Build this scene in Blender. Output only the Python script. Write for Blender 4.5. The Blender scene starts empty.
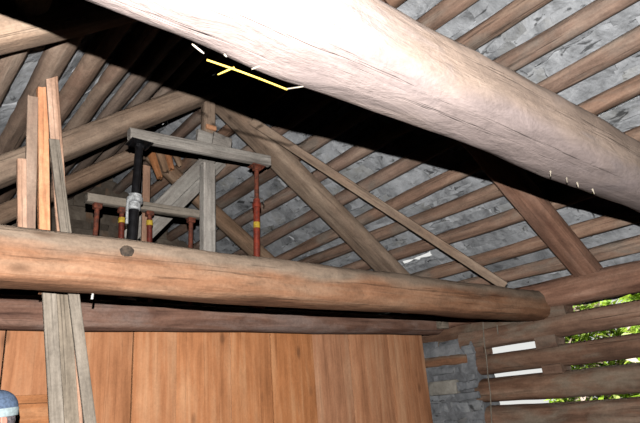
import bpy, bmesh, math, random
from mathutils import Vector, Matrix, noise

S = bpy.context.scene
COL = S.collection
PI = math.pi

# ------------------------------------------------------------------ camera
F, YAW, PIT, ROL = 565.4843509, 0.693680196, 0.335777008, -0.0773867585
_f = Vector((math.sin(YAW)*math.cos(PIT), math.cos(YAW)*math.cos(PIT), math.sin(PIT)))
_r0 = Vector((math.cos(YAW), -math.sin(YAW), 0)); _u0 = _r0.cross(_f)
_r = _r0*math.cos(ROL) + _u0*math.sin(ROL)
_u = _u0*math.cos(ROL) - _r0*math.sin(ROL)
cam_data = bpy.data.cameras.new('camera'); cam = bpy.data.objects.new('camera', cam_data); COL.objects.link(cam)
cam_data.sensor_fit = 'HORIZONTAL'; cam_data.sensor_width = 36; cam_data.lens = F/640*36
cam_data.clip_start = 0.02; cam_data.clip_end = 300
cam.matrix_world = Matrix(((_r.x, _u.x, -_f.x, 0), (_r.y, _u.y, -_f.y, 0), (_r.z, _u.z, -_f.z, 0), (0, 0, 0, 1)))
S.camera = cam

def ray(px, py): return _f + _r*((px-320)/F) - _u*((py-211.5)/F)
def onY(px, py, Y): v = ray(px, py); return v*(Y/v.y)
def onX(px, py, X): v = ray(px, py); return v*(X/v.x)
def V(*a): return Vector(a)

FLOOR = -1.5
SL = math.tan(math.radians(36.0)); XW = 5.235; XR = 2.36; XL = 2*XR - XW


# ------------------------------------------------------------------ materials
def lin(c):
    return tuple(((v/255)/12.92 if v/255 <= .04045 else (((v/255)+.055)/1.055)**2.4) for v in c) + (1,)

class NT:
    def __init__(s, name):
        s.m = bpy.data.materials.new(name); s.m.use_nodes = True
        s.t = s.m.node_tree; s.t.nodes.clear()
        s.out = s.n('ShaderNodeOutputMaterial'); s.b = s.n('ShaderNodeBsdfPrincipled')
        s.l(s.b.outputs[0], s.out.inputs[0])
    def n(s, k, **kw):
        nd = s.t.nodes.new(k)
        for a, v in kw.items(): setattr(nd, a, v)
        return nd
    def l(s, a, b): s.t.links.new(a, b)
    def val(s, v, sock):
        if hasattr(v, 'is_linked'): s.l(v, sock)
        else: sock.default_value = v
    def noise(s, vec, scale=1, detail=5, rough=.6, dist=0):
        n = s.n('ShaderNodeTexNoise'); s.l(vec, n.inputs['Vector'])
        n.inputs['Scale'].default_value = scale; n.inputs['Detail'].default_value = detail
        n.inputs['Roughness'].default_value = rough; n.inputs['Distortion'].default_value = dist
        return n.outputs['Fac']
    def ramp(s, fac, stops):
        r = s.n('ShaderNodeValToRGB'); e = r.color_ramp.elements
        while len(e) < len(stops): e.new(.5)
        for el, (p, c) in zip(e, stops):
            el.position = p; el.color = c if len(c) == 4 else tuple(c)+(1,)
        s.l(fac, r.inputs[0]); return r.outputs[0]
    def mix(s, fac, a, b, mode='MIX'):
        m = s.n('ShaderNodeMix', data_type='RGBA', blend_type=mode)
        s.val(fac, m.inputs[0]); s.val(a, m.inputs[6]); s.val(b, m.inputs[7]); return m.outputs[2]
    def math(s, op, a, b=0.0, clamp=False):
        m = s.n('ShaderNodeMath', operation=op); m.use_clamp = clamp
        s.val(a, m.inputs[0]); s.val(b, m.inputs[1]); return m.outputs[0]
    def mapping(s, vec, scale):
        m = s.n('ShaderNodeMapping'); s.l(vec, m.inputs[0]); m.inputs['Scale'].default_value = scale; return m.outputs[0]
    def bump(s, h, strength=.5, dist=.01):
        b = s.n('ShaderNodeBump'); b.inputs['Strength'].default_value = strength; b.inputs['Distance'].default_value = dist
        s.l(h, b.inputs['Height']); s.l(b.outputs[0], s.b.inputs['Normal'])
    def coords(s, island=False):
        tc = s.n('ShaderNodeTexCoord'); oi = s.n('ShaderNodeObjectInfo')
        cv = s.n('ShaderNodeVectorMath', operation='MULTIPLY_ADD')
        comb = s.n('ShaderNodeCombineXYZ')
        src = oi.outputs['Random']
        if island:
            g = s.n('ShaderNodeNewGeometry'); src = s.math('ADD', src, g.outputs['Random Per Island'])
            s.rand = g.outputs['Random Per Island']
        else: s.rand = oi.outputs['Random']
        for i in range(3): s.l(src, comb.inputs[i])
        s.l(comb.outputs[0], cv.inputs[0]); cv.inputs[1].default_value = (37, 23, 51)
        s.l(tc.outputs['Object'], cv.inputs[2])
        s.obj = tc.outputs['Object']
        return cv.outputs[0]

def wood(name, dark, mid, light, axis=0, island=False, grain=16, cracks=.6, knots=.0, ztint=None, ztint_lo=.0, ztint_hi=.05,
         patch=None, patch_amt=.5, rough=.85, bump=.5, tone=.25, blotch=.5):
    t = NT(name); v = t.coords(island)
    sc = [grain]*3; sc[axis] = .9
    g = t.noise(t.mapping(v, sc), 1, 6, .62, .3)
    big = t.noise(t.mapping(v, [3.5 if i != axis else 1.3 for i in range(3)]), 1, 3, .5)
    fac = t.math('ADD', t.math('MULTIPLY', g, .7), t.math('MULTIPLY', big, .45))
    c = t.ramp(fac, [(.38, lin(dark)), (.56, lin(mid)), (.74, lin(light))])
    if patch:
        pn = t.noise(t.mapping(v, [4 if i != axis else 1.6 for i in range(3)]), 1, 4, .6, .5)
        pf = t.ramp(pn, [(.5, (0, 0, 0, 1)), (.66, (1, 1, 1, 1))])
        c = t.mix(t.math('MULTIPLY', pf, patch_amt), c, lin(patch))
    if ztint:  # second colour blended in by local height; dust on the orange log's top
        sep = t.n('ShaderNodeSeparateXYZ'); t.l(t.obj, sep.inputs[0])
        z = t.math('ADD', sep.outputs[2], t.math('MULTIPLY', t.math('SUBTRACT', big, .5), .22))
        mr = t.n('ShaderNodeMapRange'); t.l(z, mr.inputs[0]); mr.inputs[1].default_value = ztint_lo; mr.inputs[2].default_value = ztint_hi
        c = t.mix(t.math('MULTIPLY', mr.outputs[0], .8), c, lin(ztint))
    if tone:
        k = t.math('ADD', t.math('MULTIPLY', t.rand, tone), 1-tone/2)
        hv = t.n('ShaderNodeHueSaturation'); t.l(c, hv.inputs['Color']); t.l(k, hv.inputs['Value'])
        t.l(t.math('ADD', t.math('MULTIPLY', t.math('FRACT', t.math('MULTIPLY', t.rand, 7.3)), tone), 1-tone/2), hv.inputs['Saturation'])
        c = hv.outputs[0]
    bl = t.noise(t.mapping(v, [11 if i != axis else 4.5 for i in range(3)]), 1, 6, .7, .6)
    sp = t.noise(v, 55, 3, .7)
    kk = t.math('ADD', t.math('MULTIPLY', t.math('SUBTRACT', bl, .5), blotch*2.6), t.math('ADD', 1, t.math('MULTIPLY', t.math('SUBTRACT', sp, .5), blotch*1.3)))
    hv = t.n('ShaderNodeHueSaturation'); t.l(c, hv.inputs['Color']); t.l(kk, hv.inputs['Value'])
    c = hv.outputs[0]
    sc2 = [grain*2.6]*3; sc2[axis] = .7
    cr = t.noise(t.mapping(v, sc2), 1, 4, .7)
    crf = t.ramp(cr, [(.30, (1, 1, 1, 1)), (.40, (0, 0, 0, 1))])
    c = t.mix(t.math('MULTIPLY', crf, cracks), c, tuple(x*.25 for x in lin(dark)[:3])+(1,))
    if knots:
        kv = t.n('ShaderNodeTexVoronoi'); kv.inputs['Scale'].default_value = 1
        t.l(t.mapping(v, [5 if i != axis else 2.2 for i in range(3)]), kv.inputs['Vector'])
        kf = t.ramp(kv.outputs['Distance'], [(.06, (1, 1, 1, 1)), (.15, (0, 0, 0, 1))])
        c = t.mix(t.math('MULTIPLY', kf, knots), c, tuple(x*.3 for x in lin(mid)[:3])+(1,))
    t.l(c, t.b.inputs['Base Color']); t.b.inputs['Roughness'].default_value = rough
    t.b.inputs['Specular IOR Level'].default_value = .25
    t.bump(t.math('ADD', t.math('SUBTRACT', t.math('ADD', g, bl), t.math('MULTIPLY', crf, .6)), big), bump*1.5, .014)
    return t.m

def stone(name, cols, scale=6, stain=None, bump=.8, tone=.4, stain_amt=.5, seams=None):
    t = NT(name); v = t.coords(True)
    a = t.noise(v, scale, 8, .68, .4); b = t.noise(v, scale*.35, 4, .6)
    fac = t.math('ADD', t.math('MULTIPLY', a, .65), t.math('MULTIPLY', b, .4))
    c = t.ramp(fac, [(.36, lin(cols[0])), (.52, lin(cols[1])), (.68, lin(cols[2]))])
    if stain:
        sn = t.noise(v, 2.6, 5, .6)
        c = t.mix(t.math('MULTIPLY', t.ramp(sn, [(.55, (0, 0, 0, 1)), (.7, (1, 1, 1, 1))]), stain_amt), c, lin(stain))
    if seams:
        ck = t.noise(t.mapping(v, seams), 1, 4, .62, .8)
        cf = t.ramp(ck, [(.33, (1, 1, 1, 1)), (.40, (0, 0, 0, 1))])
        c = t.mix(t.math('MULTIPLY', cf, .8), c, tuple(x*.22 for x in lin(cols[0])[:3])+(1,))
        c = t.mix(t.math('MULTIPLY', t.ramp(ck, [(.60, (0, 0, 0, 1)), (.68, (1, 1, 1, 1))]), .5), c, lin(cols[2]))
    hv = t.n('ShaderNodeHueSaturation'); t.l(c, hv.inputs['Color'])
    t.l(t.math('ADD', t.math('MULTIPLY', t.rand, tone), 1-tone/2), hv.inputs['Value'])
    t.l(hv.outputs[0], t.b.inputs['Base Color']); t.b.inputs['Roughness'].default_value = .8
    t.b.inputs['Specular IOR Level'].default_value = .3
    t.bump(t.math('ADD', a, t.noise(v, scale*5, 5, .7)), bump, .02)
    return t.m

def plain(name, c, rough=.5, metal=0, var=.25, scale=20, c2=None, bump=.2):
    t = NT(name); v = t.coords()
    n = t.noise(v, scale, 5, .65)
    if c2 is None: c2 = tuple(x*(1-var) for x in c)
    t.l(t.ramp(n, [(.4, lin(c2)), (.6, lin(c))]), t.b.inputs['Base Color'])
    t.b.inputs['Roughness'].default_value = rough; t.b.inputs['Metallic'].default_value = metal
    t.bump(n, bump, .004)
    return t.m

M = {}
M['tie_near'] = wood('pale_peeled_log', (94, 82, 75), (126, 111, 101), (144, 129, 119), grain=9, cracks=.1, patch=(126, 119, 121), patch_amt=.6, bump=.45, tone=0, blotch=.4, ztint=(116, 106, 106), ztint_lo=-.05, ztint_hi=-.12)  # colour turns greyer towards the underside of the log
M['tie'] = wood('orange_log', (104, 72, 55), (144, 105, 80), (158, 127, 104), grain=14, cracks=.45, knots=.5, ztint=(134, 122, 109), ztint_lo=.0, ztint_hi=.06, tone=0)
M['sill'] = wood('dark_red_log', (84, 60, 52), (128, 96, 82), (150, 124, 112), grain=13, cracks=.5, patch=(146, 130, 124), patch_amt=.6, tone=0)
M['pole'] = wood('roof_pole_wood', (108, 90, 78), (150, 122, 106), (176, 150, 132), grain=14, cracks=.5, patch=(146, 136, 126), patch_amt=.75, tone=.3)
M['pole_old'] = wood('roof_pole_old_wood', (108, 92, 82), (144, 124, 110), (168, 150, 136), grain=14, cracks=.5, patch=(128, 100, 88), patch_amt=.5, tone=.25)
M['rafter'] = wood('hewn_rafter_wood', (106, 90, 78), (148, 128, 112), (172, 152, 134), grain=16, cracks=.45, patch=(156,130,110), patch_amt=.5, tone=0)
M['rafter_red'] = wood('reddish_rafter_wood', (100, 70, 58), (146, 110, 92), (170, 136, 118), grain=16, cracks=.4, patch=(128, 104, 92), patch_amt=.4, tone=0)
M['rafter_old'] = wood('far_rafter_wood', (112, 90, 72), (152, 124, 102), (176, 150, 128), grain=14, cracks=.5, tone=.2)
M['wallog'] = wood('wall_log_wood', (80, 62, 52), (122, 95, 80), (146, 122, 106), grain=12, cracks=.6, patch=(128, 118, 106), patch_amt=.8, tone=.25)
M['pine'] = wood('pine_board_wood', (158, 106, 72), (194, 134, 95), (210, 158, 120), axis=2, island=True, grain=15, cracks=.18, knots=.6, tone=.16, bump=.25, blotch=.25)
M['rail'] = wood('orange_rail_wood', (150, 98, 62), (186, 126, 84), (204, 150, 110), grain=15, cracks=.2, tone=0, bump=.25)
M['grey'] = wood('weathered_grey_wood', (100, 92, 82), (138, 128, 116), (162, 152, 140), grain=20, cracks=.5, tone=.2)
M['greyplank'] = wood('weathered_silver_wood', (112, 108, 104), (156, 150, 144), (184, 180, 174), grain=18, cracks=.5, tone=.1)
M['orange'] = wood('fresh_orange_wood', (176, 116, 82), (206, 146, 108), (222, 174, 138), grain=16, cracks=.2, tone=0)
M['pink'] = wood('pinkish_board_wood', (136, 104, 86), (174, 138, 116), (196, 164, 144), grain=16, cracks=.3, tone=0)
M['yellow'] = wood('yellowish_cut_wood', (132, 116, 102), (168, 150, 132), (188, 172, 156), grain=16, cracks=.2, tone=0)
M['slab'] = stone('grey_roof_stone', [(100, 102, 105), (174, 178, 184), (212, 216, 222)], 5, (150, 144, 122), .9, .45, .35, (11, 4, 11))
M['pier'] = stone('blue_grey_wall_stone', [(96, 99, 104), (136, 140, 146), (168, 171, 174)], 7, (142, 134, 122), .9, .35, .4, (10, 5, 10))
M['mortar'] = stone('grey_mortar', [(86, 88, 92), (126, 129, 134), (156, 158, 162)], 9, None, .6, 0)
M['paleblock'] = stone('pale_wall_stone', [(120, 118, 112), (158, 154, 146), (184, 180, 172)], 8, None, .8, 0)
M['gable'] = stone('brown_gable_stone', [(70, 62, 54), (108, 98, 88), (142, 132, 120)], 5, (150, 104, 66), .9, .4, .5)
M['black'] = plain('black_painted_steel', (34, 34, 38), .35, .3, .4)
M['red'] = plain('red_painted_steel', (152, 62, 44), .5, .1, .3, 25, (110, 50, 38))
M['darkred'] = plain('dark_red_painted_steel', (122, 50, 38), .5, .1, .3, 25, (84, 38, 30))
M['rust'] = plain('rusty_steel', (132, 70, 50), .8, .1, .3, 30, (84, 50, 40))
M['zinc'] = plain('galvanised_steel', (226, 230, 234), .35, .35, .3, 30)
M['ypaint'] = plain('yellow_paint', (212, 178, 62), .5, 0, .2)
M['rod'] = plain('dull_grey_steel', (150, 148, 146), .4, .7, .3)
M['knot'] = plain('dark_knot_wood', (78, 66, 56), .9, 0, .4, 40)
M['straw'] = plain('yellow_straw', (186, 156, 66), .6, 0, .15)
M['chip'] = plain('grey_splinter', (140, 132, 120), .8, 0, .2)
M['white'] = plain('white_cord', (236, 236, 232), .6, 0, .1)
M['floor'] = plain('earth_floor', (104, 90, 76), .95, 0, .3, 6)
M['ground'] = plain('pale_gravel', (206, 204, 196), .95, 0, .12, 3)
M['oldwall'] = wood('dark_side_wall_wood', (64, 46, 38), (96, 72, 58), (122, 98, 82), axis=1, island=True, grain=12, tone=.2)
M['skin'] = plain('skin', (206, 150, 132), .55, 0, .1, 30)
M['capblue'] = plain('slate_blue_cloth', (96, 116, 146), .9, 0, .2, 60)
M['capband'] = plain('pale_blue_band', (172, 190, 196), .9, 0, .12, 60)
M['hair'] = plain('grey_hair', (128, 120, 126), .8, 0, .45, 60)
M['shirt'] = plain('dark_blue_shirt', (60, 70, 92), .95, 0, .2, 50)
M['trousers'] = plain('brown_trousers', (96, 84, 70), .95, 0, .2, 50)
M['shoe'] = plain('dark_shoe', (46, 40, 38), .7, 0, .2)

def leafmat(name, cols):
    t = NT(name); t.coords(True)
    st = [(i/(len(cols)-1), lin(c)) for i, c in enumerate(cols)]
    c = t.ramp(t.rand, st); t.l(c, t.b.inputs['Base Color']); t.b.inputs['Roughness'].default_value = .5
    tr = t.n('ShaderNodeBsdfTranslucent'); t.l(c, tr.inputs[0])
    ms = t.n('ShaderNodeMixShader'); ms.inputs[0].default_value = .45
    t.l(t.b.outputs[0], ms.inputs[1]); t.l(tr.outputs[0], ms.inputs[2]); t.l(ms.outputs[0], t.out.inputs[0])
    return t.m
M['leaf'] = leafmat('bright_green_leaf', [(140, 185, 50), (176, 212, 70), (200, 226, 96), (156, 200, 76), (214, 230, 140)])
M['leafpink'] = leafmat('pale_pink_blossom', [(226, 200, 196), (236, 214, 206), (206, 186, 160)])

# ------------------------------------------------------------------ object helpers
def world_basis(o):
    m = o.matrix_basis.copy()
    return world_basis(o.parent) @ m if o.parent else m

def link(name, me, mat, parent=None, mw=None, kind=None):
    o = bpy.data.objects.new(name, me); COL.objects.link(o)
    if mat is not None: me.materials.append(M[mat] if isinstance(mat, str) else mat)
    if parent is not None: o.parent = parent
    if mw is not None:
        o.matrix_basis = (world_basis(parent).inverted() @ mw) if parent is not None else mw
    if kind: o['kind'] = kind
    return o

def tag(o, label, cat, group=None):
    o['label'] = label; o['category'] = cat; o['kind'] = 'thing'
    if group: o['group'] = group
    return o

def empty(name, loc, label=None, cat=None, group=None, rotz=0):
    o = bpy.data.objects.new(name, None); COL.objects.link(o); o.empty_display_size = .1
    o.matrix_basis = Matrix.Translation(loc) @ Matrix.Rotation(rotz, 4, 'Z')
    if label: tag(o, label, cat, group)
    return o

def frame(p0, p1, up):
    x = (p1-p0).normalized(); z = (up - x*up.dot(x)).normalized(); y = z.cross(x)
    m = Matrix.Identity(4)
    for i in range(3): m[i][0], m[i][1], m[i][2], m[i][3] = x[i], y[i], z[i], p0[i]
    return m

def finish(bm, name, angle=40):
    bmesh.ops.recalc_face_normals(bm, faces=bm.faces)
    me = bpy.data.meshes.new(name); bm.to_mesh(me); bm.free()
    for p in me.polygons: p.use_smooth = True
    me.set_sharp_from_angle(angle=math.radians(angle))
    return me

def add_timber(bm, L, w, h, n=2.2, seed=0, rough=.05, fine=.015, taper=(1, 1), bend=0, seg=20, step=.08, prof=None, off=V(0, 0, 0), ragged=0):
    """A hewn or round timber along local X; n is the squareness of the section."""
    nr = max(3, int(L/step)+1); rings = []
    so = V(seed*7.13, seed*3.7, seed*1.9)
    for i in range(nr):
        t = i/(nr-1); x = t*L; k = taper[0] + (taper[1]-taper[0])*t
        by = bend*math.sin(PI*t)*L*.02 + rough*.35*w*noise.noise(V(x*.6, 5, 0)+so)
        bz = rough*.35*h*noise.noise(V(x*.6, 0, 9)+so)
        if prof: k *= prof(x)
        ring = []
        for j in range(seg):
            a = 2*PI*j/seg; c, s = math.cos(a), math.sin(a)
            cy = math.copysign(abs(c)**(2/n), c); cz = math.copysign(abs(s)**(2/n), s)
            q = 1 + rough*2*noise.noise(V(x*1.3, c*1.2, s*1.2)+so) + fine*2*noise.noise(V(x*5, c*3, s*3)+so*2)
            dx = ragged*noise.noise(V(c*2, s*2, i)+so) if i in (0, nr-1) else 0
            ring.append(bm.verts.new(off+V(x+dx, by+cy*w/2*k*q, bz+cz*h/2*k*q)))
        rings.append(ring)
    for a, b in zip(rings, rings[1:]):
        for j in range(seg):
            bm.faces.new((a[j], a[(j+1) % seg], b[(j+1) % seg], b[j]))
    bm.faces.new(list(reversed(rings[0]))); bm.faces.new(rings[-1])

def timber(name, p0, p1, w, h, mat, up=V(0, 0, 1), parent=None, **kw):
    p0, p1 = Vector(p0), Vector(p1)
    bm = bmesh.new(); add_timber(bm, (p1-p0).length, w, h, **kw)
    return link(name, finish(bm, name, kw.get('angle', 42) if False else 42), mat, parent, frame(p0, p1, up))

def board(name, p0, p1, w, t, mat, up, parent=None, seed=0, rough=.012, taper=(1, 1), bend=0, ragged=.01):
    """A sawn board from p0 to p1: width w across `up`, thickness t along `up`."""
    return timber(name, p0, p1, w, t, mat, up=up, parent=parent, n=9, seed=seed, rough=rough, fine=.006, taper=taper, bend=bend, seg=24, step=.1, ragged=ragged)

def add_box(bm, c, s, jit=0, rnd=None, M_=None, bev=0):
    vs = []
    for sx in (-1, 1):
        for sy in (-1, 1):
            for sz in (-1, 1):
                p = V(c[0]+sx*s[0]/2, c[1]+sy*s[1]/2, c[2]+sz*s[2]/2)
                if jit: p += V(rnd.uniform(-jit, jit), rnd.uniform(-jit, jit), rnd.uniform(-jit, jit))
                vs.append(bm.verts.new(M_ @ p if M_ else p))
    fs = [bm.faces.new([vs[i] for i in q]) for q in ((0, 1, 3, 2), (4, 6, 7, 5), (0, 4, 5, 1), (2, 3, 7, 6), (0, 2, 6, 4), (1, 5, 7, 3))]
    if bev:
        es = list({e for f in fs for e in f.edges})
        bmesh.ops.bevel(bm, geom=es, offset=bev, segments=2, affect='EDGES', profile=.6)
    return vs

def box(name, c, s, mat, parent=None, bev=.003, mw=None, kind=None):
    bm = bmesh.new(); add_box(bm, (0, 0, 0), s, bev=bev)
    return link(name, finish(bm, name), mat, parent, mw if mw is not None else Matrix.Translation(c), kind)

def lathe(name, p0, p1, prof, mat, parent=None, seg=18, up=None):
    """Revolved shape about the axis p0-p1; prof = [(distance along axis, radius)]."""
    p0, p1 = Vector(p0), Vector(p1)
    bm = bmesh.new(); rings = []
    for x, r in prof: rings.append([bm.verts.new((x, r*math.cos(2*PI*j/seg), r*math.sin(2*PI*j/seg))) for j in range(seg)])
    for a, b in zip(rings, rings[1:]):
        for j in range(seg): bm.faces.new((a[j], a[(j+1) % seg], b[(j+1) % seg], b[j]))
    bm.faces.new(list(reversed(rings[0]))); bm.faces.new(rings[-1])
    d = (p1-p0).normalized()
    u = up or (V(0, 0, 1) if abs(d.z) < .9 else V(1, 0, 0))
    return link(name, finish(bm, name, 35), mat, parent, frame(p0, p1, u))

def tube(name, pts, r, mat, parent=None, seg=8, origin=None):
    """A thin stalk, cord or bar through the points, radius r or a list of radii."""
    pts = [Vector(p) for p in pts]; o0 = origin or pts[0]
    bm = bmesh.new(); rings = []
    for i, p in enumerate(pts):
        d = (pts[min(i+1, len(pts)-1)] - pts[max(i-1, 0)]).normalized()
        a = d.orthogonal().normalized(); b = d.cross(a)
        if rings:
            a = (pa - d*pa.dot(d)).normalized(); b = d.cross(a)
        pa = a
        rr = r[i] if isinstance(r, (list, tuple)) else r
        rings.append([bm.verts.new(p-o0 + (a*math.cos(2*PI*j/seg)+b*math.sin(2*PI*j/seg))*rr) for j in range(seg)])
    for a, b in zip(rings, rings[1:]):
        for j in range(seg): bm.faces.new((a[j], a[(j+1) % seg], b[(j+1) % seg], b[j]))
    bm.faces.new(list(reversed(rings[0]))); bm.faces.new(rings[-1])
    return link(name, finish(bm, name), mat, parent, Matrix.Translation(o0))

Y0, Y1 = -1.5, 7.6         # front and back ends of the building

# ------------------------------------------------------------------ the setting
box('floor', ((XL+XW)/2, (Y0+Y1)/2, FLOOR-.06), (XW-XL+.6, Y1-Y0+.6, .12), 'floor', bev=0, kind='structure')
box('ground', (10, 12, FLOOR-.24), (120, 120, .2), 'ground', bev=0, kind='structure')

# log wall with open gaps on the low side of the roof
wr = empty('wall_right', (XW, 0, FLOOR)); wr['kind'] = 'structure'
def wlog(zc, r0, r1, y0, y1, seed, mat='wallog', zc1=None, rough=.05):
    timber('wall_log', (XW, y0, zc), (XW, y1, zc if zc1 is None else zc1), 2*r0, 2*r0, mat, parent=wr, n=2.3, seed=seed, rough=rough, taper=(1, r1/r0), seg=22)
wlog(.588, .090, .112, -1.3, 3.98, 11)
wlog(.318, .100, .100, -1.3, 3.80, 12)
wlog(.060, .128, .122, -1.3, 3.86, 13)
wlog(-.222, .130, .128, -1.3, 3.78, 14)
for k, z in enumerate((-.50, -.76, -1.02, -1.28)): wlog(z, .13, .13, -1.3, 3.8, 15+k)
# the timbers that carry on over the stone pier
wlog(.705, .085, .085, 3.3, 4.95, 21)
wlog(.60, .07, .07, 3.85, 4.95, 22)
# chock blocks between the logs
for (y0, y1, z0, z1, sd) in ((2.72, 3.42, .66, .80, 1), (2.87, 3.09, .38, .54, 2), (2.87, 3.07, .14, .26, 3), (3.70, 3.86, .38, .52, 4)):
    timber('chock', (XW+.0, y0, (z0+z1)/2), (XW+.0, y1, (z0+z1)/2), .17, z1-z0, 'wallog', parent=wr, n=4, seed=sd, rough=.03)

# rubble pier that ends the log wall
def rubble(name, yA, yB, zA, zB, X, mat, rnd, parent=None, depth=.3, face=1, hmin=.05, hmax=.12, lmin=.12, lmax=.34, skip=None):
    bm = bmesh.new(); z = zA
    while z < zB:
        h = rnd.uniform(hmin, hmax); y = yA
        while y < yB:
            l = min(rnd.uniform(lmin, lmax), yB-y)
            if l > .04 and not (skip and skip(y+l/2, z+h/2)):
                d = rnd.uniform(-.02, .03)
                add_box(bm, (X+d+depth/2, y+l/2, z+h/2), (depth, l-.016, h-.012), .022, rnd, bev=.016)
            y += l
        z += h
    return link(name, finish(bm, name), mat, parent, Matrix.Identity(4))
rnd = random.Random(5)
stub = lambda y, z: (.30 < z < .475 and y > 3.84) or (.03 < z < .23 and 4.06 < y < 4.5)
rubble('stone_pier', 3.80, 4.9, FLOOR, .60, XW-.12, 'pier', rnd, wr, skip=stub)
bm = bmesh.new()                                       # mortar smeared flush over most of the stones
gy, gz = 27, 70; gv = {}
for i in range(gy+1):
    for j in range(gz+1):
        y = 3.80+1.06*i/gy + (.03*noise.noise(V(1, j*.35, 2)) if i == 0 else 0); z = FLOOR+(.57-FLOOR)*j/gz
        d = .028*noise.noise(V(y*7, z*9, 4)) + .016*noise.noise(V(y*19, z*21, 6))
        gv[i, j] = bm.verts.new((XW-.102+d, y, z))
back = {}
for i in (0, gy):
    for j in range(gz+1): back[i, j] = bm.verts.new((XW+.2, gv[i, j].co.y, gv[i, j].co.z))
for i in range(gy):
    for j in range(gz): bm.faces.new((gv[i, j], gv[i+1, j], gv[i+1, j+1], gv[i, j+1]))
for j in range(gz):
    for i in (0, gy): bm.faces.new((gv[i, j], gv[i, j+1], back[i, j+1], back[i, j]))
link('pier_mortar', finish(bm, 'pier_mortar', 30), 'mortar', wr, Matrix.Identity(4))
timber('wall_log', (XW-.02, 3.90, .40), (XW-.02, 4.85, .425), .22, .135, 'tie', parent=wr, n=2.6, seed=31, rough=.05)
s = box('pier_block', (XW-.025, 4.27, .125), (.24, .40, .15), 'paleblock', wr, bev=.02)

# plank partition under the far truss
bm = bmesh.new(); rnd = random.Random(8)
xs = [XL-.05]; cut = [onY(0, 380, 4.4).x-.35, onY(1, 380, 4.4).x, onY(84, 380, 4.4).x, onY(132, 380, 4.4).x, onY(176, 380, 4.4).x, onY(231, 380, 4.4).x, onY(272, 380, 4.4).x, onY(315, 380, 4.4).x, onY(352, 380, 4.4).x, onY(392, 380, 4.4).x, onY(428, 385, 4.4).x]
xs += cut
WIDE = {2, 4, 6}
for k, (a, b) in enumerate(zip(xs, xs[1:])):
    ga = .004 if k in WIDE else .0006; gb = .004 if k+1 in WIDE else .0006
    a, b = a+ga, b-gb+.006
    add_box(bm, ((a+b)/2-.003, 4.415+rnd.uniform(-.006, .006), (FLOOR+.72)/2), (b-a-.006, .03, .72-FLOOR), 0, rnd, bev=.003)
wb = link('wall_partition', finish(bm, 'wall_partition'), 'pine', None, Matrix.Identity(4), 'structure')
# thicker lower boarding with a top rail at the left end of the partition
ra, rb = onY(12, 400, 4.36), onY(56, 401, 4.36)
trim = timber('trim_1', V(XL-.05, 4.375, ra.z), V(rb.x+.02, 4.375, ra.z), .05, .055, 'rail', n=8, seed=2, rough=.01); trim['kind'] = 'structure'
bm = bmesh.new()
add_box(bm, ((XL+rb.x)/2, 4.385, (FLOOR+ra.z-.03)/2), (rb.x-XL, .03, ra.z-.03-FLOOR), bev=.003)
d = link('baseboard_partition', finish(bm, 'wainscot'), 'rail', None, Matrix.Identity(4), 'structure')

# side walls that close the room
for nm, x0 in (('wall_left', XL-.02),):
    bm = bmesh.new(); z = FLOOR
    for k in range(11):
        add_box(bm, (x0, (Y0+Y1)/2, z+.125), (.22, Y1-Y0, .25), bev=.06); z += .25
    link(nm, finish(bm, nm), 'oldwall', None, Matrix.Identity(4), 'structure')
def gable(nm, y, sd):
    rnd = random.Random(sd); bm = bmesh.new(); z = FLOOR
    while z < 3.4:
        h = rnd.uniform(.10, .2)
        top = z+h/2
        x0 = XL-.1 if top < 1.05 else XL+(top-1.25)/SL-.1
        x1 = 2*XR-x0; x = x0
        while x < x1:
            l = min(rnd.uniform(.2, .5), x1-x)
            if l > .03: add_box(bm, (x+l/2, y+rnd.uniform(-.02, .02), z+h/2), (l+.004, .4, h+.004), .008, rnd, bev=.01)
            x += l
        z += h
    link(nm, finish(bm, nm), 'gable', None, Matrix.Identity(4), 'structure')
gable('wall_back', Y1+.1, 3); gable('wall_front', Y0-.1, 4)
rubble('wall_far_right', 4.9, Y1, FLOOR, 1.0, XW-.12, 'pier', random.Random(7), None)['kind'] = 'structure'

# stone slab roof
PERP = .155                                  # pole centres above the rafters' mid plane
cs, sn = math.cos(math.radians(36)), math.sin(math.radians(36))
ZM = 1.0                                     # rafter mid plane height at the wall line
ridge = V(XR, 0, ZM + SL*(XW-XR))
def slope_pt(side, u, v, q):
    """u metres down the slope from the ridge, v along the ridge, q above the rafters' mid plane."""
    return V(XR + side*(cs*u + sn*q), v, ridge.z - sn*u + cs*q)
def u_of(x, q): return (x - XR - sn*q)/cs
rnd = random.Random(21); bm = bmesh.new()
USLAB = 4.05
def slit(px, py, q):
    n_ = V(sn, 0, cs); d_ = ray(px, py); p_ = slope_pt(1, 0, 0, q); k_ = p_.dot(n_)/d_.dot(n_); w_ = d_*k_
    return (w_-p_).dot(V(cs, 0, -sn)), w_.y
def holes_at(q):
    a, b = slit(403.5, 263.5, q), slit(430, 254.3, q); m = .026 if q < .25 else .075
    return [(min(a[0], b[0])-.012-m, max(a[0], b[0])+.012+m, min(a[1], b[1])-m, max(a[1], b[1])+m)] + [(u-.024, u+.024, v-.026, v+.026) for u, v in (slit(439, 213, q), slit(498, 213, q))]
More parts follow.
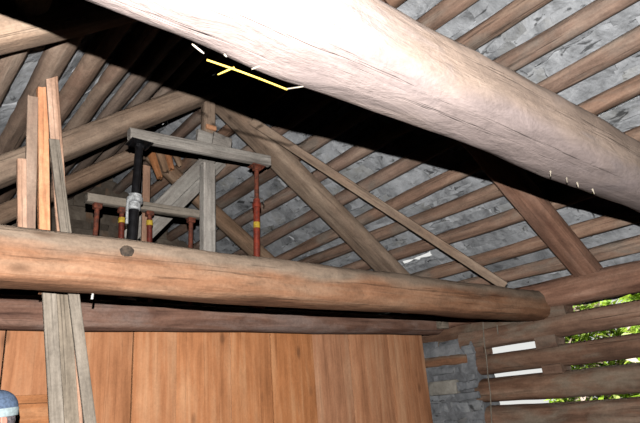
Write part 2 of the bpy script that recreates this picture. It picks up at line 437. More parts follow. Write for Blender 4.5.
def slab(side, u0, u1, v0, v1, q, tilt, t):
    # split a slab round a hole
    if side == 1:
        for (a, b, c, d) in holes_at(q):
            if u0 < b and u1 > a and v0 < d and v1 > c:
                if c-v0 > .03: slab(side, u0, u1, v0, c, q, tilt, t)
                if v1-d > .03: slab(side, u0, u1, d, v1, q, tilt, t)
                lo, hi = max(v0, c), min(v1, d)
                if a-u0 > .02: slab(side, u0, a, lo, hi, q, tilt, t)
                if u1-b > .02: slab(side, b, u1, lo, hi, q, tilt, t)
                return
    nu, nv = 4, max(3, int((v1-v0)/.10)+1)
    sd = V(rnd.uniform(0, 90), rnd.uniform(0, 90), 0)
    g = {}
    for k in range(2):
        for i in range(nu+1):
            for j in range(nv+1):
                fu, fv = i/nu, j/nv
                eu = (.030*noise.noise(V(fv*5, i*.7, 1)+sd)+.016*noise.noise(V(fv*17, i, 4)+sd)) if i in (0, nu) else 0
                ev = .035*noise.noise(V(fu*3, j*.9, 7)+sd) if j in (0, nv) else 0
                uu = u0+(u1-u0)*fu+eu; vv = v0+(v1-v0)*fv+ev
                qq = q + tilt*(.5-fu) + k*t + .020*noise.noise(V(uu*6, vv*6, 3)+sd) + .010*noise.noise(V(uu*18, vv*18, 8))
                g[k, i, j] = bm.verts.new(slope_pt(side, uu, vv, qq))
    for i in range(nu):
        for j in range(nv):
            bm.faces.new((g[0, i, j], g[0, i, j+1], g[0, i+1, j+1], g[0, i+1, j]))
            bm.faces.new((g[1, i, j], g[1, i+1, j], g[1, i+1, j+1], g[1, i, j+1]))
    for i in range(nu):
        for j in (0, nv): bm.faces.new((g[0, i, j], g[0, i+1, j], g[1, i+1, j], g[1, i, j]))
    for j in range(nv):
        for i in (0, nu): bm.faces.new((g[0, i, j], g[0, i, j+1], g[1, i, j+1], g[1, i, j]))
for side in (-1, 1):
    for layer, (qb, over, smin, smax, th) in enumerate(((.238, .02, .28, .75, .03), (.285, .16, .4, .9, .035), (.335, .2, .6, 1.1, .05))):
        u = -.02 if layer == 0 else -.12
        while u < USLAB:
            step = rnd.uniform(.11, .19) if layer == 0 else .27
            v = Y0-.35-rnd.uniform(0, .3)
            while v < Y1+.35:
                l = rnd.uniform(smin, smax)
                slab(side, max(u-over, -.06 if layer else -.03), min(u+step+over, USLAB+.1), v-.015, v+l+.015, qb-(.066 if side < 0 else .022)+rnd.uniform(0, .02), rnd.uniform(-.025, .04), th)
                v += l
            u += step
v = Y0-.4
while v < Y1+.4:
    l = rnd.uniform(.5, .8)
    for side in (-1, 1): slab(side, -.30, .22, v, v+l+.04, .39+rnd.uniform(0, .02)+(.02 if side > 0 else 0), 0, .045)
    v += l
ceil = link('ceiling', finish(bm, 'ceiling', 30), 'slab', None, Matrix.Identity(4), 'structure')

# ------------------------------------------------------------------ roof poles, one object each
ORD = ['first', 'second', 'third', 'fourth', 'fifth', 'sixth', 'seventh', 'eighth', 'ninth', 'tenth', 'eleventh', 'twelfth']
def pole(side, xa, xb, r, seed, mat, label, group):
    fl_ = 1 if side > 0 else .72                     # the other slope's poles are split flat
    PERP = .085+r*fl_
    # xa at Y=1.4 and xb at Y=3.5 (poles run slightly askew)
    k = (xb-xa)/2.1
    ends = []
    for y in (Y0-.1, Y1):
        x = xa+(y-1.4)*k
        u = (x-XR)*side/cs - math.tan(math.radians(36))*PERP
        ends.append(slope_pt(side, u, y, PERP))
    o = timber('roof_pole', ends[0], ends[1], 2*r, 2*r*fl_, mat, up=V(side*sn, 0, cs), n=2.1 if side > 0 else 2.6, seed=seed, rough=.10, fine=.02, taper=(1.06, .94), seg=18, step=.09)
    tag(o, label, 'roof pole', group)
rp = [(5.26, 5.243), (5.0, 5.0), (4.69, 4.672), (4.42, 4.404), (4.095, 4.157), (3.838, 3.89), (3.576, 3.60), (3.33, 3.34), (3.08, 3.08), (2.83, 2.82), (2.58, 2.57)]
rr = random.Random(4)
for i, (a, b) in enumerate(rp):
    pole(1, a, b, rr.uniform(.066, .076), 40+i, 'pole', 'brown round roof pole above the gapped log wall, %s up from the wall plate' % ORD[i], 'roof poles above the gapped log wall')
lp = [2.14, 1.90, 1.66, 1.40, 1.15, .90, .64, .375, .10, -.17, -.44]
for i, a in enumerate(lp):
    pole(-1, a, a, rr.uniform(.066, .078), 60+i, 'pole_old', 'grey-brown roof pole on the slope behind the leaning boards, %s down from the ridge' % ORD[i], 'roof poles behind the leaning boards')

# ------------------------------------------------------------------ wall plates
wp = timber('wall_plate', (XW, -1.4, .90), (XW, 5.2, .885), .29, .27, 'rafter_red', n=2.4, seed=71, rough=.05, taper=(1, 1.02), seg=24)
tag(wp, 'thick brown top log of the gapped wall, carrying the rafter feet', 'log')
wp2 = timber('wall_plate', (XL, -1.4, .93), (XL, Y1, .93), .25, .25, 'pole_old', n=2.4, seed=72, rough=.05, seg=20)
tag(wp2, 'log along the top of the closed side wall', 'log')

# ------------------------------------------------------------------ tie logs
def bump_prof(x):
    return 1 + .05*math.exp(-((x-1.42)/.13)**2) - .02*math.exp(-((x-2.6)/.3)**2)
FY, FZ = 1.035, 1.014
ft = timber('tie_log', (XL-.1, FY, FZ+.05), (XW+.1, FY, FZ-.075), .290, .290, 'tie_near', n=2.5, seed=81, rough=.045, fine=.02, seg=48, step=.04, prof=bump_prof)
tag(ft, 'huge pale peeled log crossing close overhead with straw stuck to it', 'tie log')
t2 = timber('tie_log', (XL-.1, 3.0, .805), (XW-.01, 3.0, .80), .31, .295, 'tie', n=3.4, seed=82, taper=(1, .93), rough=.045, fine=.012, seg=36, step=.05)
tag(t2, 'long orange-brown tie log with a dusty grey top, in front of the boarded partition', 'tie log')
from mathutils.bvhtree import BVHTree
bv = BVHTree.FromPolygons([v.co.copy() for v in t2.data.vertices], [tuple(p.vertices) for p in t2.data.polygons])
inv = t2.matrix_basis.inverted(); hit, nrm, _i, _d = bv.ray_cast(inv @ V(0, 0, 0), (inv.to_3x3() @ ray(127, 251)).normalized())
bm = bmesh.new(); bmesh.ops.create_uvsphere(bm, u_segments=18, v_segments=10, radius=1)
for v in bm.verts: v.co = V(v.co.x*.038*(1+.2*noise.noise(v.co*2)), v.co.y*.030*(1+.5*noise.noise(v.co*3)), v.co.z*.006)
zq = nrm.normalized(); xq = (V(1, 0, 0)-zq*zq.x).normalized(); yq = zq.cross(xq)
mk = Matrix.Identity(4)
for i in range(3): mk[i][0], mk[i][1], mk[i][2], mk[i][3] = xq[i], yq[i], zq[i], hit[i]
o = link('knot', finish(bm, 'knot'), 'knot', t2, t2.matrix_basis @ mk); o['label'] = 'dark round knot'
s3 = timber('partition_log', (XL-.1, 4.27, .757), (5.19, 4.27, .80), .235, .235, 'sill', n=2.3, seed=83, rough=.05, taper=(1.04, .80), seg=28, step=.06)
tag(s3, 'dark reddish log lying along the top of the orange plank partition', 'log')
bk = box('wood_block', (0, 0, 0), (.10, .10, .105), 'grey', bev=.012, mw=Matrix.Translation(onX(442.5, 324, 5.06)) @ Matrix.Rotation(.1, 4, 'X'))
tag(bk, 'small pale squared wood block at the end of the partition log', 'block')
# ------------------------------------------------------------------ rafters (half logs, wide face down)
def rafter(name, side, y, w, h, mat, seed, u0, u1, label, group, rough=.035, n=3.6, q=0):
    o = timber('rafter', slope_pt(side, u0, y, q), slope_pt(side, u1, y, q), w, h, mat, up=V(side*sn, 0, cs), n=n, seed=seed, rough=rough, fine=.01, seg=28, step=.07)
    tag(o, label, 'rafter', group); return o
UF = (XW-XR)/cs
rafter('rafter', 1, 2.44, .255, .165, 'rafter_red', 91, .06, UF+.08, 'short-looking reddish-brown rafter landing on the wall plate above the wall gaps', 'rafters')
rafter('rafter', -1, 2.48, .20, .17, 'rafter', 92, -.02, UF+.1, 'half-shadowed beam cutting the upper corner beside the pale log', 'rafters', q=.095)
rafter('rafter', 1, 4.40, .30, .165, 'rafter', 93, .10, UF+.05, 'wide flat hewn rafter beside the long thin brace', 'rafters')
rafter('rafter', -1, 4.36, .28, .20, 'rafter', 94, -.02, UF+.1, 'broad hewn rafter crossing behind the tall leaning boards and black prop', 'rafters', q=-.02)
rafter('rafter', 1, 6.0, .20, .19, 'rafter_old', 95, .06, UF+.05, 'round brown rafter low behind the thick grey post', 'rafters', n=2.3, rough=.06)
rafter('rafter', -1, 6.0, .22, .19, 'rafter_old', 96, -.02, UF+.1, 'tan rafter further back, seen between the boards and black prop', 'rafters', n=2.6)

# thin diagonal brace from the far rafter to the tie log
b0, b1 = onY(252, 121, 4.20), onY(505, 286, 3.06)
br = board('brace', b0, b1, .085, .035, 'rafter', up=V(0, -.6, -.7), seed=3)
tag(br, 'long thin diagonal brace running down to the tie log end', 'brace')

# king post stub with a notched block, hung from the far truss
kp = empty('king_post', onY(211, 132, 4.32), 'short hanging post with orange cut at the peak of the far rafters', 'post')
a, b = onY(210, 95, 4.32), onY(210, 140, 4.32)
board('post_shaft', V(a.x, 4.36, 2.98), V(b.x, 4.36, b.z), .115, .10, 'rafter', V(0, -1, 0), kp, 4)
a = onY(211, 127.5, 4.285)
o = box('cut_face', a, (.105, .03, .045), 'orange', kp, bev=.006); o['label'] = 'bright orange fresh cut'
a = onY(213, 141, 4.28)
board('cross_block', V(a.x-.17, 4.28, a.z+.0), V(a.x+.17, 4.28, a.z-.03), .05, .16, 'greyplank', V(0, 0, 1), kp, 5)
o = board('cheek_block', V(a.x-.02, 4.245, a.z+.01), V(a.x+.17, 4.245, a.z-.02), .03, .14, 'greyplank', V(0, 0, 1), kp, 6); o['label'] = 'pale grey cheek piece'

# ------------------------------------------------------------------ props carrying the two boards
YU, YL = 4.17, 4.66
ub = onY(129, 134.5, YU), onY(269, 161.5, YU)
o = board('head_board', ub[0], ub[1], .07, .105, 'greyplank', V(0, 0, 1), seed=7, rough=.02)
tag(o, 'upper weathered board resting across the black prop, grey post and tall red prop', 'board', 'boards on the props')
lb = onY(86, 198, YL), onY(201, 215.5, YL)
o = board('head_board', lb[0], lb[1], .09, .075, 'grey', V(0, 0, 1), seed=8, rough=.02)
tag(o, 'lower weathered board resting on the short rusty props', 'board', 'boards on the props')
LOGTOP = .872
# loft boarding behind the partition log, on which the short props stand
deck = empty('loft_floor', (2.4, 5.2, .82)); deck['kind'] = 'structure'
for k in range(7):
    board('deck_board', (XL+.15, 4.50+.22*k, .83), (5.05, 4.50+.22*k, .83), .21, .04, 'pole_old', V(0, 0, 1), deck, 100+k)
DECK = .851

gp = onY(207.5, 165, YU), onY(207.5, 253, YU)
o = board('post', V(gp[1].x, YU, LOGTOP-.01), V(gp[0].x, YU, gp[0].z+.0), .115, .09, 'greyplank', V(0, -1, 0), seed=9, rough=.02)
tag(o, 'square weathered grey post standing between the black prop and red prop', 'post')

def steel_prop(base, top, outer, inner, mat_o, mat_i, split, label, band=None, collar=None, rod=False, plate='rust', handle=True, group=None, ps=1.0):
    base, top = Vector(base), Vector(top); cr = .010
    root = empty('steel_prop', base, label, 'prop', group)
    d = (top-base); L = d.length; d.normalize()
    tilt = d.to_track_quat('Z', 'X').to_matrix().to_4x4()
    box('base_plate', base, (.13, .10, .008), plate, root, bev=.002, mw=Matrix.Translation(base+d*.006) @ tilt)
    lathe('outer_tube', base+d*.006, top, [(0, outer), (L*split, outer)], mat_o, root)
    lathe('inner_tube', base+d*(L*split-.05), top, [(0, inner), (L*(1-split)+.05-.016, inner)], mat_i, root)
    lathe('collar', base+d*(L*split-.07), top, [(0, outer+.001), (.004, outer+cr), (.05, outer+cr), (.055, outer+.002), (.085, outer+.002), (.09, inner+.001)] if collar != 'ypaint' else [(.012, outer+.001), (.014, outer+.004), (.058, outer+.004), (.060, outer+.001)], collar or mat_o, root)
    # head plate with two downturned lips, a flat dish seen from below
    bm = bmesh.new(); add_box(bm, (0, 0, 0), (.135*ps, .115*ps, .008), bev=.002)
    for sx in (-1, 1): add_box(bm, (sx*.05*ps, 0, -.012), (.006, .09*ps, .02), bev=.001)
    add_box(bm, (0, 0, -.022), (.07, .06, .04), bev=.012)
    link('head_plate', finish(bm, 'head_plate'), plate, root, Matrix.Translation(top-d*.008) @ tilt)
    if handle:
        c = base+d*(L*split+.03)
        tube('locking_pin', [c+V(-.075, -.005, -.004), c+V(.06, -.005, .004), c+V(.075, -.005, -.02), c+V(.07, -.005, -.05)], .006, collar or 'rod', root)
    if rod:
        c = base+d*(L*split)
        tube('side_handle', [c+V(-.03, -.02, .01), c+V(-.062, -.03, -.005), c+V(-.068, -.03, -.06), c+V(-.066, -.03, -.20)], .011, 'zinc', root)
        ring = lathe('nut', c-d*.0, top, [(-.01, outer+.004), (-.005, outer+.024), (.03, outer+.024), (.035, outer+.012), (.06, outer+.012), (.065, inner)], 'zinc', root)
    if band:
        c = base+d*band
        o = lathe('paint_band', c, top, [(0, outer+.0015), (.055, outer+.0015)], 'ypaint', root); o['label'] = 'yellow band'
    return root

def atop(px, py, Y): return onY(px, py, Y)
# tall black prop
tp = onY(139.5, 143, YU-.01); bt = onY(131, 245, YU-.01); dz = (tp-bt); k = (tp.z-LOGTOP)/dz.z
steel_prop(tp-dz*k, tp, .040, .032, 'black', 'black', .60, 'tall black steel prop with shiny galvanised nut under the upper board', None, 'zinc', True, 'black', False, ps=1.35)
# tall red prop
tp = onY(256.5, 166, YU); bt = onY(256.8, 254, YU); dz = tp-bt; k = (tp.z-LOGTOP)/dz.z
steel_prop(tp-dz*k, tp, .030, .022, 'red', 'rust', .735, 'tall red steel prop with a yellow band, nearest the wide flat rafter', .735)
# short props under the lower board
def short(px, pyt, pxb, label, band=None, mats=('rust', 'rust'), y=YL, under=True, split=.6, o_r=.028, i_r=.021, ps=.55, col=None):
    tp = onY(px, pyt, y); b = onY(pxb, 245, y)
    f = (tp.x-b.x)/(tp.z-b.z); base = V(tp.x-f*(tp.z-DECK), y, DECK)
    steel_prop(base, tp, o_r, i_r, mats[0], mats[1], split, label, band, handle=under and col is None, ps=ps, collar=col)
short(97.5, 203.5, 94.5, 'short rusty prop under the outer end of the lower board, beside the leaning boards', None)
short(191, 218.0, 190.5, 'short rusty prop under the lower board, close beside the grey post', None, split=.62)
tp = onY(122, 207, YL)
short(122, 207.5, 121, 'short dark red prop with a yellow band, just outside the black prop', None, ('darkred', 'rust'), split=.91, o_r=.025, i_r=.019, ps=.45, col='ypaint')
short(149.5, 210.5, 149.5, 'short red prop with a yellow band, between the black prop and grey post', None, ('darkred', 'rust'), split=.91, o_r=.025, i_r=.019, ps=.45, col='ypaint')

# planks leaning behind the props
def leaner(pa, pb, Y, w, t, mat, label, seed, Yb=None):
    a, b = onY(*pa, Y), onY(*pb, Y if Yb is None else Yb)
    o = board('leaning_plank', a, b, w, t, mat, V(0, -1, 0), seed=seed); tag(o, label, 'plank', 'planks behind the props'); return o
leaner((126, 240), (219, 149), 5.22, .15, .05, 'greyplank', 'wide silver-grey plank slanting up behind the upper board, upper of two', 11)
leaner((143, 240), (224, 161), 5.28, .11, .05, 'greyplank', 'narrow silver-grey plank slanting just below the wide silver-grey plank', 12)
a, b = onY(145.5, 245, 4.86), onY(146.5, 166, 4.86)
o = board('upright_plank', V(a.x, 4.86, DECK), b, .07, .03, 'pink', V(0, -1, 0), seed=13); tag(o, 'thin upright brownish plank behind the black prop', 'plank')
# broken rotten timber at the ridge, behind the upper board
rnd = random.Random(12)
bt_root = empty('broken_timber', onY(163, 158, 6.0), 'orange splintered rotten timber end behind the upper board', 'timber')
for (px, py, px2, py2, w, m_) in ((150, 150, 160, 178, .09, 'rail'), (158, 147, 166, 172, .10, 'rafter_old'), (166, 149, 172, 170, .09, 'pine'), (172, 148, 180, 166, .08, 'rafter_old')):
    timber('splinter', onY(px, py, 5.86), onY(px2, py2, 5.86), w, .09, m_, up=V(0, -1, 0), parent=bt_root, n=2.4, seed=rnd.randint(1, 99), rough=.22, fine=.12, taper=(1, .75), step=.04, ragged=.04)

# ------------------------------------------------------------------ tall boards leaning on the back of the tie log
def tall(name, top, bot, Yt, Yb, w, t, mat, label, seed, zend=None, taper=(1, 1)):
    a, b = onY(*top, Yt), onY(*bot, Yb)
    if zend is not None:
        k = (zend-a.z)/(b.z-a.z); b = a+(b-a)*k
    o = board(name, b, a, w, t, mat, V(0, -1, 0), seed=seed, rough=.012, taper=taper); tag(o, label, 'board', 'boards leaning on the tie log'); return o
tall('tall_board', (21.5, 160), (22, 236), 3.19, 3.19, .046, .03, 'pink', 'short tan slat standing outermost beside the tall boards', 21, zend=.70)
tall('tall_board', (32.5, 97), (29.5, 236), 3.21, 3.20, .056, .03, 'pole_old', 'grey-green board standing just outside the bright orange one', 22, zend=.70)
tall('tall_board', (42, 79), (44, 236), 3.30, 3.27, .058, .05, 'orange', 'bright orange tall board in the middle of the leaning boards', 23, zend=.70)
tall('tall_board', (51, 70), (76, 423), 3.17, 3.44, .066, .03, 'pink', 'pinkish tall board reaching highest of the leaning boards', 24, zend=FLOOR)
tall('tall_board', (54, 140), (90, 423), 3.185, 3.19, .062, .028, 'grey', 'narrow grey leaning board crossing in front, slanting most', 25, zend=FLOOR, taper=(1, .9))
tall('tall_board', (49, 292), (56.5, 423), 3.25, 3.30, .070, .026, 'grey', 'grey board below the tie log, outer of two side by side', 26, zend=FLOOR)
tall('tall_board', (63, 292), (71.5, 423), 3.285, 3.325, .072, .026, 'grey', 'wide grey board below the tie log, inner of two side by side', 27, zend=FLOOR)

# ------------------------------------------------------------------ small things caught in the flash
def twig_pts(a, b, Y, n=6, sag=.0, Yb=None):
    out = []
    for i in range(n+1):
        t = i/n; p = onY(a[0]+(b[0]-a[0])*t, a[1]+(b[1]-a[1])*t + sag*math.sin(PI*t), Y+((Yb or Y)-Y)*t); out.append(p)
    return out
YS = FY-.02
root = empty('hanging_straw', onY(232, 68, YS), 'forked yellow straw stalk dangling under the huge pale log', 'straw')
tube('stem', twig_pts((207, 60), (287, 89.5), YS, 8, -.8), .0025, 'straw', root)
tube('side_shoot', twig_pts((234, 67.5), (218, 74.5), YS, 4), [.0023, .0023, .0023, .002, .0015], 'straw', root)
tube('grey_end', twig_pts((286, 89), (303, 86.5), YS, 4), .0017, 'chip', root)
for a, b, lab in (((192, 44), (204, 53.5), 'short straw bit poking from under the pale log, outermost'), ((224, 54), (227, 57), 'tiny pale chip under the pale log, above the forked straw'), ((252, 69), (260, 66), 'small pale splinter under the pale log, above the straw stem')):
    o = tube('straw_bit', twig_pts(a, b, YS, 4), [.0016, .0024, .0024, .0024, .0012], 'chip'); tag(o, lab, 'straw', 'straw bits under the pale log')
# splintery fibres along the underside of the pale log
o = empty('hanging_fibre', onY(575, 185, FY), 'pale splintered fibres hanging off the underside of the pale log', 'splinters')
rnd = random.Random(3)
for k in range(4):
    px = 552+k*14+rnd.uniform(-3, 3); py = 172+(px-540)*.42
    tube('fibre', [onY(px, py-5, FY-.02), onY(px+rnd.uniform(-2, 2), py+rnd.uniform(-1, 1), FY-.025)], [.004, .0015], 'chip', o, seg=6)
# white cord behind the tie log
a = onY(87, 241.5, 3.09); b = onY(93.5, 289, 3.07); c = onY(92, 298.5, 3.03)
o = tube('white_cord', [a+V(0, -.05, .014), a+V(0, 0, .012), V(a.x+.01, 3.168, .86), V(b.x, 3.168, .78), V(b.x, 3.15, .71), b, c], .0065, 'white'); tag(o, 'white cord hanging behind the tie log beside the leaning boards', 'cord')
# thread on the log wall
pts = []
for i, (px, py) in enumerate(((483, 322), (484, 340), (486.5, 358), (488, 376), (490.5, 394), (491, 410), (492.5, 440))):
    pts.append(onX(px, py, XW-.16))
o = tube('thread', pts, .0055, 'chip'); tag(o, 'thin pale string hanging down the log wall beside the stone pier', 'string')
o = tube('twig', [onX(497, 325, XW-.14), onX(498, 334, XW-.13)], .006, 'chip'); tag(o, 'tiny pale twig on the log wall under the tie log end', 'twig')

# ------------------------------------------------------------------ the person at the lower corner
def skin_mesh(joints, edges, root, sub=2):
    me = bpy.data.meshes.new('tmp'); names = list(joints)
    bm = bmesh.new(); lay = bm.verts.layers.skin.verify(); vs = {}
    for k in names:
        x, y, z, r = joints[k]; v = bm.verts.new((x, y, z)); rr = r if isinstance(r, tuple) else (r, r)
        v[lay].radius = rr; v[lay].use_root = (k == root); vs[k] = v
    for a, b in edges: bm.edges.new((vs[a], vs[b]))
    bm.to_mesh(me); bm.free()
    o = bpy.data.objects.new('tmp', me); COL.objects.link(o)
    m = o.modifiers.new('skin', 'SKIN'); m.use_smooth_shade = True
    s_ = o.modifiers.new('sub', 'SUBSURF'); s_.levels = sub; s_.render_levels = sub
    dg = bpy.context.evaluated_depsgraph_get(); ev = o.evaluated_get(dg)
    out = bpy.data.meshes.new_from_object(ev, depsgraph=dg)
    bpy.data.objects.remove(o); bpy.data.meshes.remove(me)
    for p in out.polygons: p.use_smooth = True
    return out

# local frame: faces +X, Y to the person's left, Z up from the floor
H = {}
H['pelvis'] = (0, 0, .90, (.12, .15)); H['waist'] = (.01, 0, 1.02, (.105, .13)); H['chest'] = (.0, 0, 1.24, (.115, .155)); H['collar'] = (-.01, 0, 1.38, (.07, .09))
H['neck'] = (.0, 0, 1.44, .052); H['headbase'] = (.015, 0, 1.52, .055)
for sgn, sd in ((1, 'l'), (-1, 'r')):
    H['sh'+sd] = (-.01, sgn*.17, 1.36, .055); H['el'+sd] = (-.03, sgn*.22, 1.08, .040); H['wr'+sd] = (.06, sgn*.215, .85, .028); H['pa'+sd] = (.085, sgn*.21, .775, (.017, .034))
    H['hip'+sd] = (0, sgn*.085, .84, .085); H['kn'+sd] = (.02, sgn*.095, .48, .056); H['an'+sd] = (-.01, sgn*.10, .085, .038); H['to'+sd] = (.14, sgn*.115, .035, (.036, .024))
E_ = [('pelvis', 'waist'), ('waist', 'chest'), ('chest', 'collar'), ('collar', 'neck'), ('neck', 'headbase')]
for sd in 'lr':
    E_ += [('collar', 'sh'+sd), ('sh'+sd, 'el'+sd), ('el'+sd, 'wr'+sd), ('wr'+sd, 'pa'+sd), ('pelvis', 'hip'+sd), ('hip'+sd, 'kn'+sd), ('kn'+sd, 'an'+sd), ('an'+sd, 'to'+sd)]
body = skin_mesh(H, E_, 'pelvis')
bmb = bmesh.new(); bmb.from_mesh(body)
# fingers
for sgn, sd in ((1, 'l'), (-1, 'r')):
    px, py, pz, _ = H['pa'+sd]
    for k, (dx, ln) in enumerate(((.026, .072), (.009, .082), (-.009, .076), (-.026, .060))):
        J = {'a': (px+dx*.8, py, pz+.012, .0095), 'b': (px+dx+.002, py-sgn*.004, pz-ln*.40, .0088), 'c': (px+dx+.004, py-sgn*.014, pz-ln*.75, .008), 'd': (px+dx+.004, py-sgn*.026, pz-ln, .0065)}
        f = skin_mesh(J, [('a', 'b'), ('b', 'c'), ('c', 'd')], 'a', 1); bmb.from_mesh(f); bpy.data.meshes.remove(f)
    J = {'a': (px+.014, py-sgn*.006, pz+.045, .011), 'b': (px+.042, py-sgn*.018, pz+.012, .010), 'c': (px+.052, py-sgn*.024, pz-.022, .0085)}
    f = skin_mesh(J, [('a', 'b'), ('b', 'c')], 'a', 1); bmb.from_mesh(f); bpy.data.meshes.remove(f)
# head
def add_head(bm, c):
    geo = bmesh.ops.create_uvsphere(bm, u_segments=40, v_segments=30, radius=1)
    for v in geo['verts']:
        x, y, z = v.co
        X, Yy, Z = x*.098, y*.076, z*.118
        if z < 0:                                    # jaw narrows and comes forward
            X *= 1-.20*z*z if x > 0 else 1+.42*z; Yy *= 1+.30*z; X += .012*(-z)
        if x > .3:
            X -= .010*max(0, 1-abs(z-.55)/.4)*0
            nose = math.exp(-(y/.16)**2)*max(0, 1-abs(z+.16)/.24); X += .026*nose*(1.15-(z+.16)*1.6 if True else 1)
            brow = math.exp(-((z-.16)/.10)**2)*(abs(y) < .6); X += .004*brow
            for sy in (-1, 1):
                X -= .010*math.exp(-((y-sy*.34)/.15)**2-((z-.03)/.10)**2)
            X += .005*math.exp(-(y/.25)**2-((z+.47)/.06)**2) + .005*math.exp(-(y/.22)**2-((z+.58)/.05)**2) - .005*math.exp(-(y/.28)**2-((z+.525)/.03)**2)
            X += .008*math.exp(-(y/.28)**2-((z+.86)/.14)**2)
        v.co = Vector(c)+V(X, Yy, Z)
    for sy in (-1, 1):
        g2 = bmesh.ops.create_uvsphere(bm, u_segments=14, v_segments=10, radius=1)
        for v in g2['verts']:
            x, y, z = v.co; r2 = x*x+z*z
            v.co = Vector(c)+V(-.008+x*.018+z*.004, sy*(.075+.010*(1-abs(z)*.3)+y*.008-.006*math.exp(-r2*4)), -.002+z*.032)
HC = V(.03, 0, 1.585)
add_head(bmb, HC)
person_root = None
HEADW = V(.568, 3.30, .0)                                # where the head stands under the tie log
ZP = FLOOR + .0
me = bpy.data.meshes.new('person'); bmb.to_mesh(me); bmb.free(); bpy.data.meshes.remove(body)
for p in me.polygons: p.use_smooth = True
FACE = math.radians(200)
pm = Matrix.Translation((HEADW.x+.03*math.cos(FACE)*-1, HEADW.y-.03*math.sin(FACE), FLOOR)) @ Matrix.Rotation(FACE, 4, 'Z') @ Matrix.Scale(.985, 4)
SCL = 1.0
person = link('person', me, 'skin', None, pm)
tag(person, 'person in a slate-blue cap with pale band standing beside the plank partition', 'person')
def pchild(name, bm_or_me, mat, parent=person):
    m_ = finish(bm_or_me, name, 60) if isinstance(bm_or_me, bmesh.types.BMesh) else bm_or_me
    o = link(name, m_, mat, parent); return o
for sy in (-1, 1):
    bm = bmesh.new(); bmesh.ops.create_uvsphere(bm, u_segments=14, v_segments=10, radius=.0125, matrix=Matrix.Translation(HC+V(.082, sy*.027, .004)))
    o = pchild('eye', bm, 'white')
    bm = bmesh.new(); bmesh.ops.create_uvsphere(bm, u_segments=12, v_segments=8, radius=.0062, matrix=Matrix.Translation(HC+V(.0905, sy*.027, .004))); pchild('iris', bm, 'black', o)
# hair cap round the back and sides
bm = bmesh.new(); bmesh.ops.create_uvsphere(bm, u_segments=32, v_segments=24, radius=1)
for v in list(bm.verts):
    x, y, z = v.co
    if z < -.52 or (x > .12 and z < .55) : bm.verts.remove(v); continue
    w_ = 1+.03*noise.noise(V(x*9, y*9, z*9))
    v.co = HC + V(x*.106*w_, y*.084*w_, z*.124*w_) + V(-.002, 0, .004)
pchild('hair', bm, 'hair')
# cap: crown, band, peak
capc = HC+V(-.002, 0, .030)
bm = bmesh.new(); bmesh.ops.create_uvsphere(bm, u_segments=36, v_segments=24, radius=1)
for v in list(bm.verts):
    x, y, z = v.co
    if z < -.05: bm.verts.remove(v); continue
    v.co = capc+V(x*.113, y*.093, .022+z*.098 - .01*x)
cap = pchild('cap', bm, 'capblue')
bm = bmesh.new(); rings = []
for (rx, ry, z) in ((.1135, .0935, -.014), (.1155, .0955, -.012), (.1160, .096, .022), (.1140, .094, .026)):
    rings.append([bm.verts.new(capc+V(rx*math.cos(2*PI*j/36), ry*math.sin(2*PI*j/36), z-.01*math.cos(2*PI*j/36))) for j in range(36)])
for a, b in zip(rings, rings[1:]):
    for j in range(36): bm.faces.new((a[j], a[(j+1) % 36], b[(j+1) % 36], b[j]))
o = pchild('cap_band', bm, 'capband', cap); o['label'] = 'pale blue cap band'
bm = bmesh.new(); g = {}
for k in range(2):
    for i in range(15):
        a = -1.1+2.2*i/14
        for j in range(4):
            rr_ = .110+.022*j*math.cos(a*1.25)
            g[k, i, j] = bm.verts.new(capc+V(rr_*math.cos(a), .87*rr_*math.sin(a), -.006-.006*j*math.cos(a)-.012*(math.sin(a))**2 - k*.004))
for k in range(2):
    for i in range(14):
        for j in range(3): bm.faces.new((g[k, i, j], g[k, i+1, j], g[k, i+1, j+1], g[k, i, j+1]))
for i in range(14):
    for j in (0, 3): bm.faces.new((g[0, i, j], g[0, i+1, j], g[1, i+1, j], g[1, i, j]))
pchild('cap_peak', bm, 'capblue', cap)
# clothes
J = {k: H[k] for k in ('pelvis', 'waist', 'chest', 'collar', 'shl', 'shr', 'ell', 'elr')}
def grow(v, a): x, y, z, r = v; r = r if isinstance(r, tuple) else (r, r); return (x, y, z, (r[0]+a, r[1]+a))
J = {k: grow(v, .014) for k, v in J.items()}; J['pelvis'] = (0, 0, .86, (.128, .158))
for sd in 'lr':
    e, w_ = H['el'+sd], H['wr'+sd]; t = .82; J['cu'+sd] = (e[0]+(w_[0]-e[0])*t, e[1]+(w_[1]-e[1])*t, e[2]+(w_[2]-e[2])*t, .042)

sm = skin_mesh(J, [('pelvis', 'waist'), ('waist', 'chest'), ('chest', 'collar'), ('collar', 'shl'), ('shl', 'ell'), ('ell', 'cul'), ('collar', 'shr'), ('shr', 'elr'), ('elr', 'cur')], 'pelvis')
pchild('shirt', sm, 'shirt')
J = {k: grow(H[k], .014) for k in ('hipl', 'hipr', 'knl', 'knr')}; J['pelvis'] = grow(H['pelvis'], .010)
for sd in 'lr': a = H['an'+sd]; J['an'+sd] = (a[0], a[1], a[2]+.02, .058)
sm = skin_mesh(J, [('pelvis', 'hipl'), ('pelvis', 'hipr'), ('hipl', 'knl'), ('hipr', 'knr'), ('knl', 'anl'), ('knr', 'anr')], 'pelvis')
pchild('trousers', sm, 'trousers')
for sd in 'lr':
    a, t_ = H['an'+sd], H['to'+sd]
    sm = skin_mesh({'a': (a[0]-.035, a[1], .052, .050), 'b': (a[0]+.06, a[1]+(t_[1]-a[1])*.5, .050, .050), 'c': (t_[0]+.03, t_[1], .044, .042)}, [('a', 'b'), ('b', 'c')], 'a')
    pchild('shoe', sm, 'shoe')

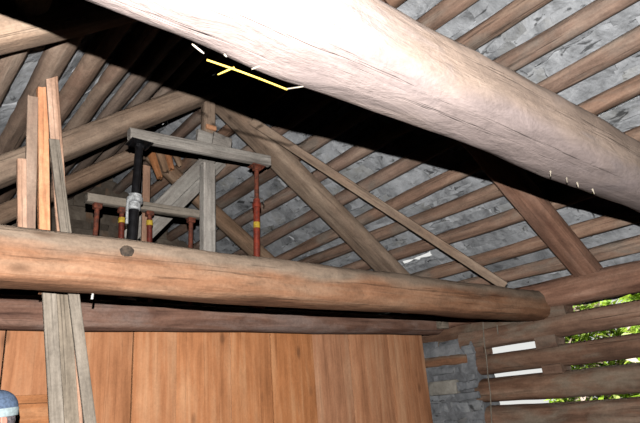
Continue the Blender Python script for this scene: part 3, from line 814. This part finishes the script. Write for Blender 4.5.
# ------------------------------------------------------------------ outdoors beyond the gapped wall
def shrub(x, y, h, r, n, label, seed, pink=.2):
    rnd = random.Random(seed)
    root = empty('leafy_shrub', (x, y, FLOOR-.14), label, 'shrub', 'shrubs outside the log wall')
    base = V(x, y, FLOOR-.14)
    for k in range(5):
        a = rnd.uniform(0, 2*PI); t = base+V(math.cos(a)*r*.6, math.sin(a)*r*.6, h*rnd.uniform(.7, .95))
        tube('stem', [base+V(math.cos(a)*.05, math.sin(a)*.05, 0), base.lerp(t, .5)+V(0, 0, .1), t], [.03, .02, .006], 'pole_old', root, 7)
    def leaves(nm, mat, cnt):
        bm = bmesh.new()
        for i in range(cnt):
            a = rnd.uniform(0, 2*PI); z = rnd.uniform(.08, 1); rr_ = r*math.sqrt(rnd.uniform(.25, 1))*(1-.5*max(0, z-.6))
            c = V(math.cos(a)*rr_, math.sin(a)*rr_, z*h) + noise.noise_vector(V(a*2, z*5, seed))*.12
            s_ = rnd.uniform(.05, .10)
            m_ = Matrix.Translation(c) @ Matrix.Rotation(rnd.uniform(0, 6.28), 4, 'Z') @ Matrix.Rotation(rnd.uniform(-1.1, .6), 4, 'Y') @ Matrix.Rotation(rnd.uniform(-.7, .7), 4, 'X')
            P = [m_ @ V(*q) for q in ((0, 0, 0), (s_*.8, s_*.5, .01), (s_*.9, 0, -.008), (s_*.8, -s_*.5, .01), (s_*2, 0, -.02))]
            vs = [bm.verts.new(p) for p in P]
            bm.faces.new((vs[0], vs[1], vs[2])); bm.faces.new((vs[0], vs[2], vs[3])); bm.faces.new((vs[2], vs[1], vs[4])); bm.faces.new((vs[3], vs[2], vs[4]))
        me = bpy.data.meshes.new(nm); bm.to_mesh(me); bm.free()
        o = link(nm, me, mat, root, Matrix.Translation(base)); return o
    leaves('foliage', 'leaf', n)
    o = leaves('blossom', 'leafpink', int(n*pink)); o['label'] = 'pale pink leaf sprays'
shrub(8.2, 2.75, 3.1, .75, 5200, 'bright green shrub outside the wall, showing in the widest gaps', 1)
shrub(8.6, 4.35, 2.9, .62, 4200, 'bright green shrub outside the wall, glimpsed beside the chock blocks', 2)
shrub(10.4, 3.6, 3.4, .9, 5200, 'taller green shrub standing behind the other two outside the wall', 3)

# ------------------------------------------------------------------ light
fl = bpy.data.lights.new('camera_flash', 'SPOT'); fo = bpy.data.objects.new('camera_flash', fl); COL.objects.link(fo)
fl.energy = 1120; fl.spot_size = math.radians(125); fl.spot_blend = .6; fl.shadow_soft_size = .006; fl.color = (1, .96, .91)
fo.matrix_world = Matrix.Translation(_u*.195 + _r*-.01 - _f*.02) @ cam.matrix_world.to_3x3().to_4x4()
sun = bpy.data.lights.new('sun', 'SUN'); so = bpy.data.objects.new('sun', sun); COL.objects.link(so)
sun.energy = 9; sun.angle = math.radians(.6); sun.color = (1, .96, .88)
so.rotation_euler = V(.52, -.25, -.82).to_track_quat('-Z', 'Y').to_euler(); so.location = (-5, 2, 8)
w = bpy.data.worlds.new('sky'); S.world = w; w.use_nodes = True
bg = w.node_tree.nodes['Background']; bg.inputs[0].default_value = (.80, .80, .77, 1); bg.inputs[1].default_value = 1.0

S.view_settings.view_transform = 'Standard'; S.view_settings.look = 'None'
S.view_settings.exposure = 0; S.view_settings.gamma = 1; S.view_settings.use_curve_mapping = False
S.cycles.max_bounces = 6; S.cycles.diffuse_bounces = 0; S.cycles.use_denoising = True
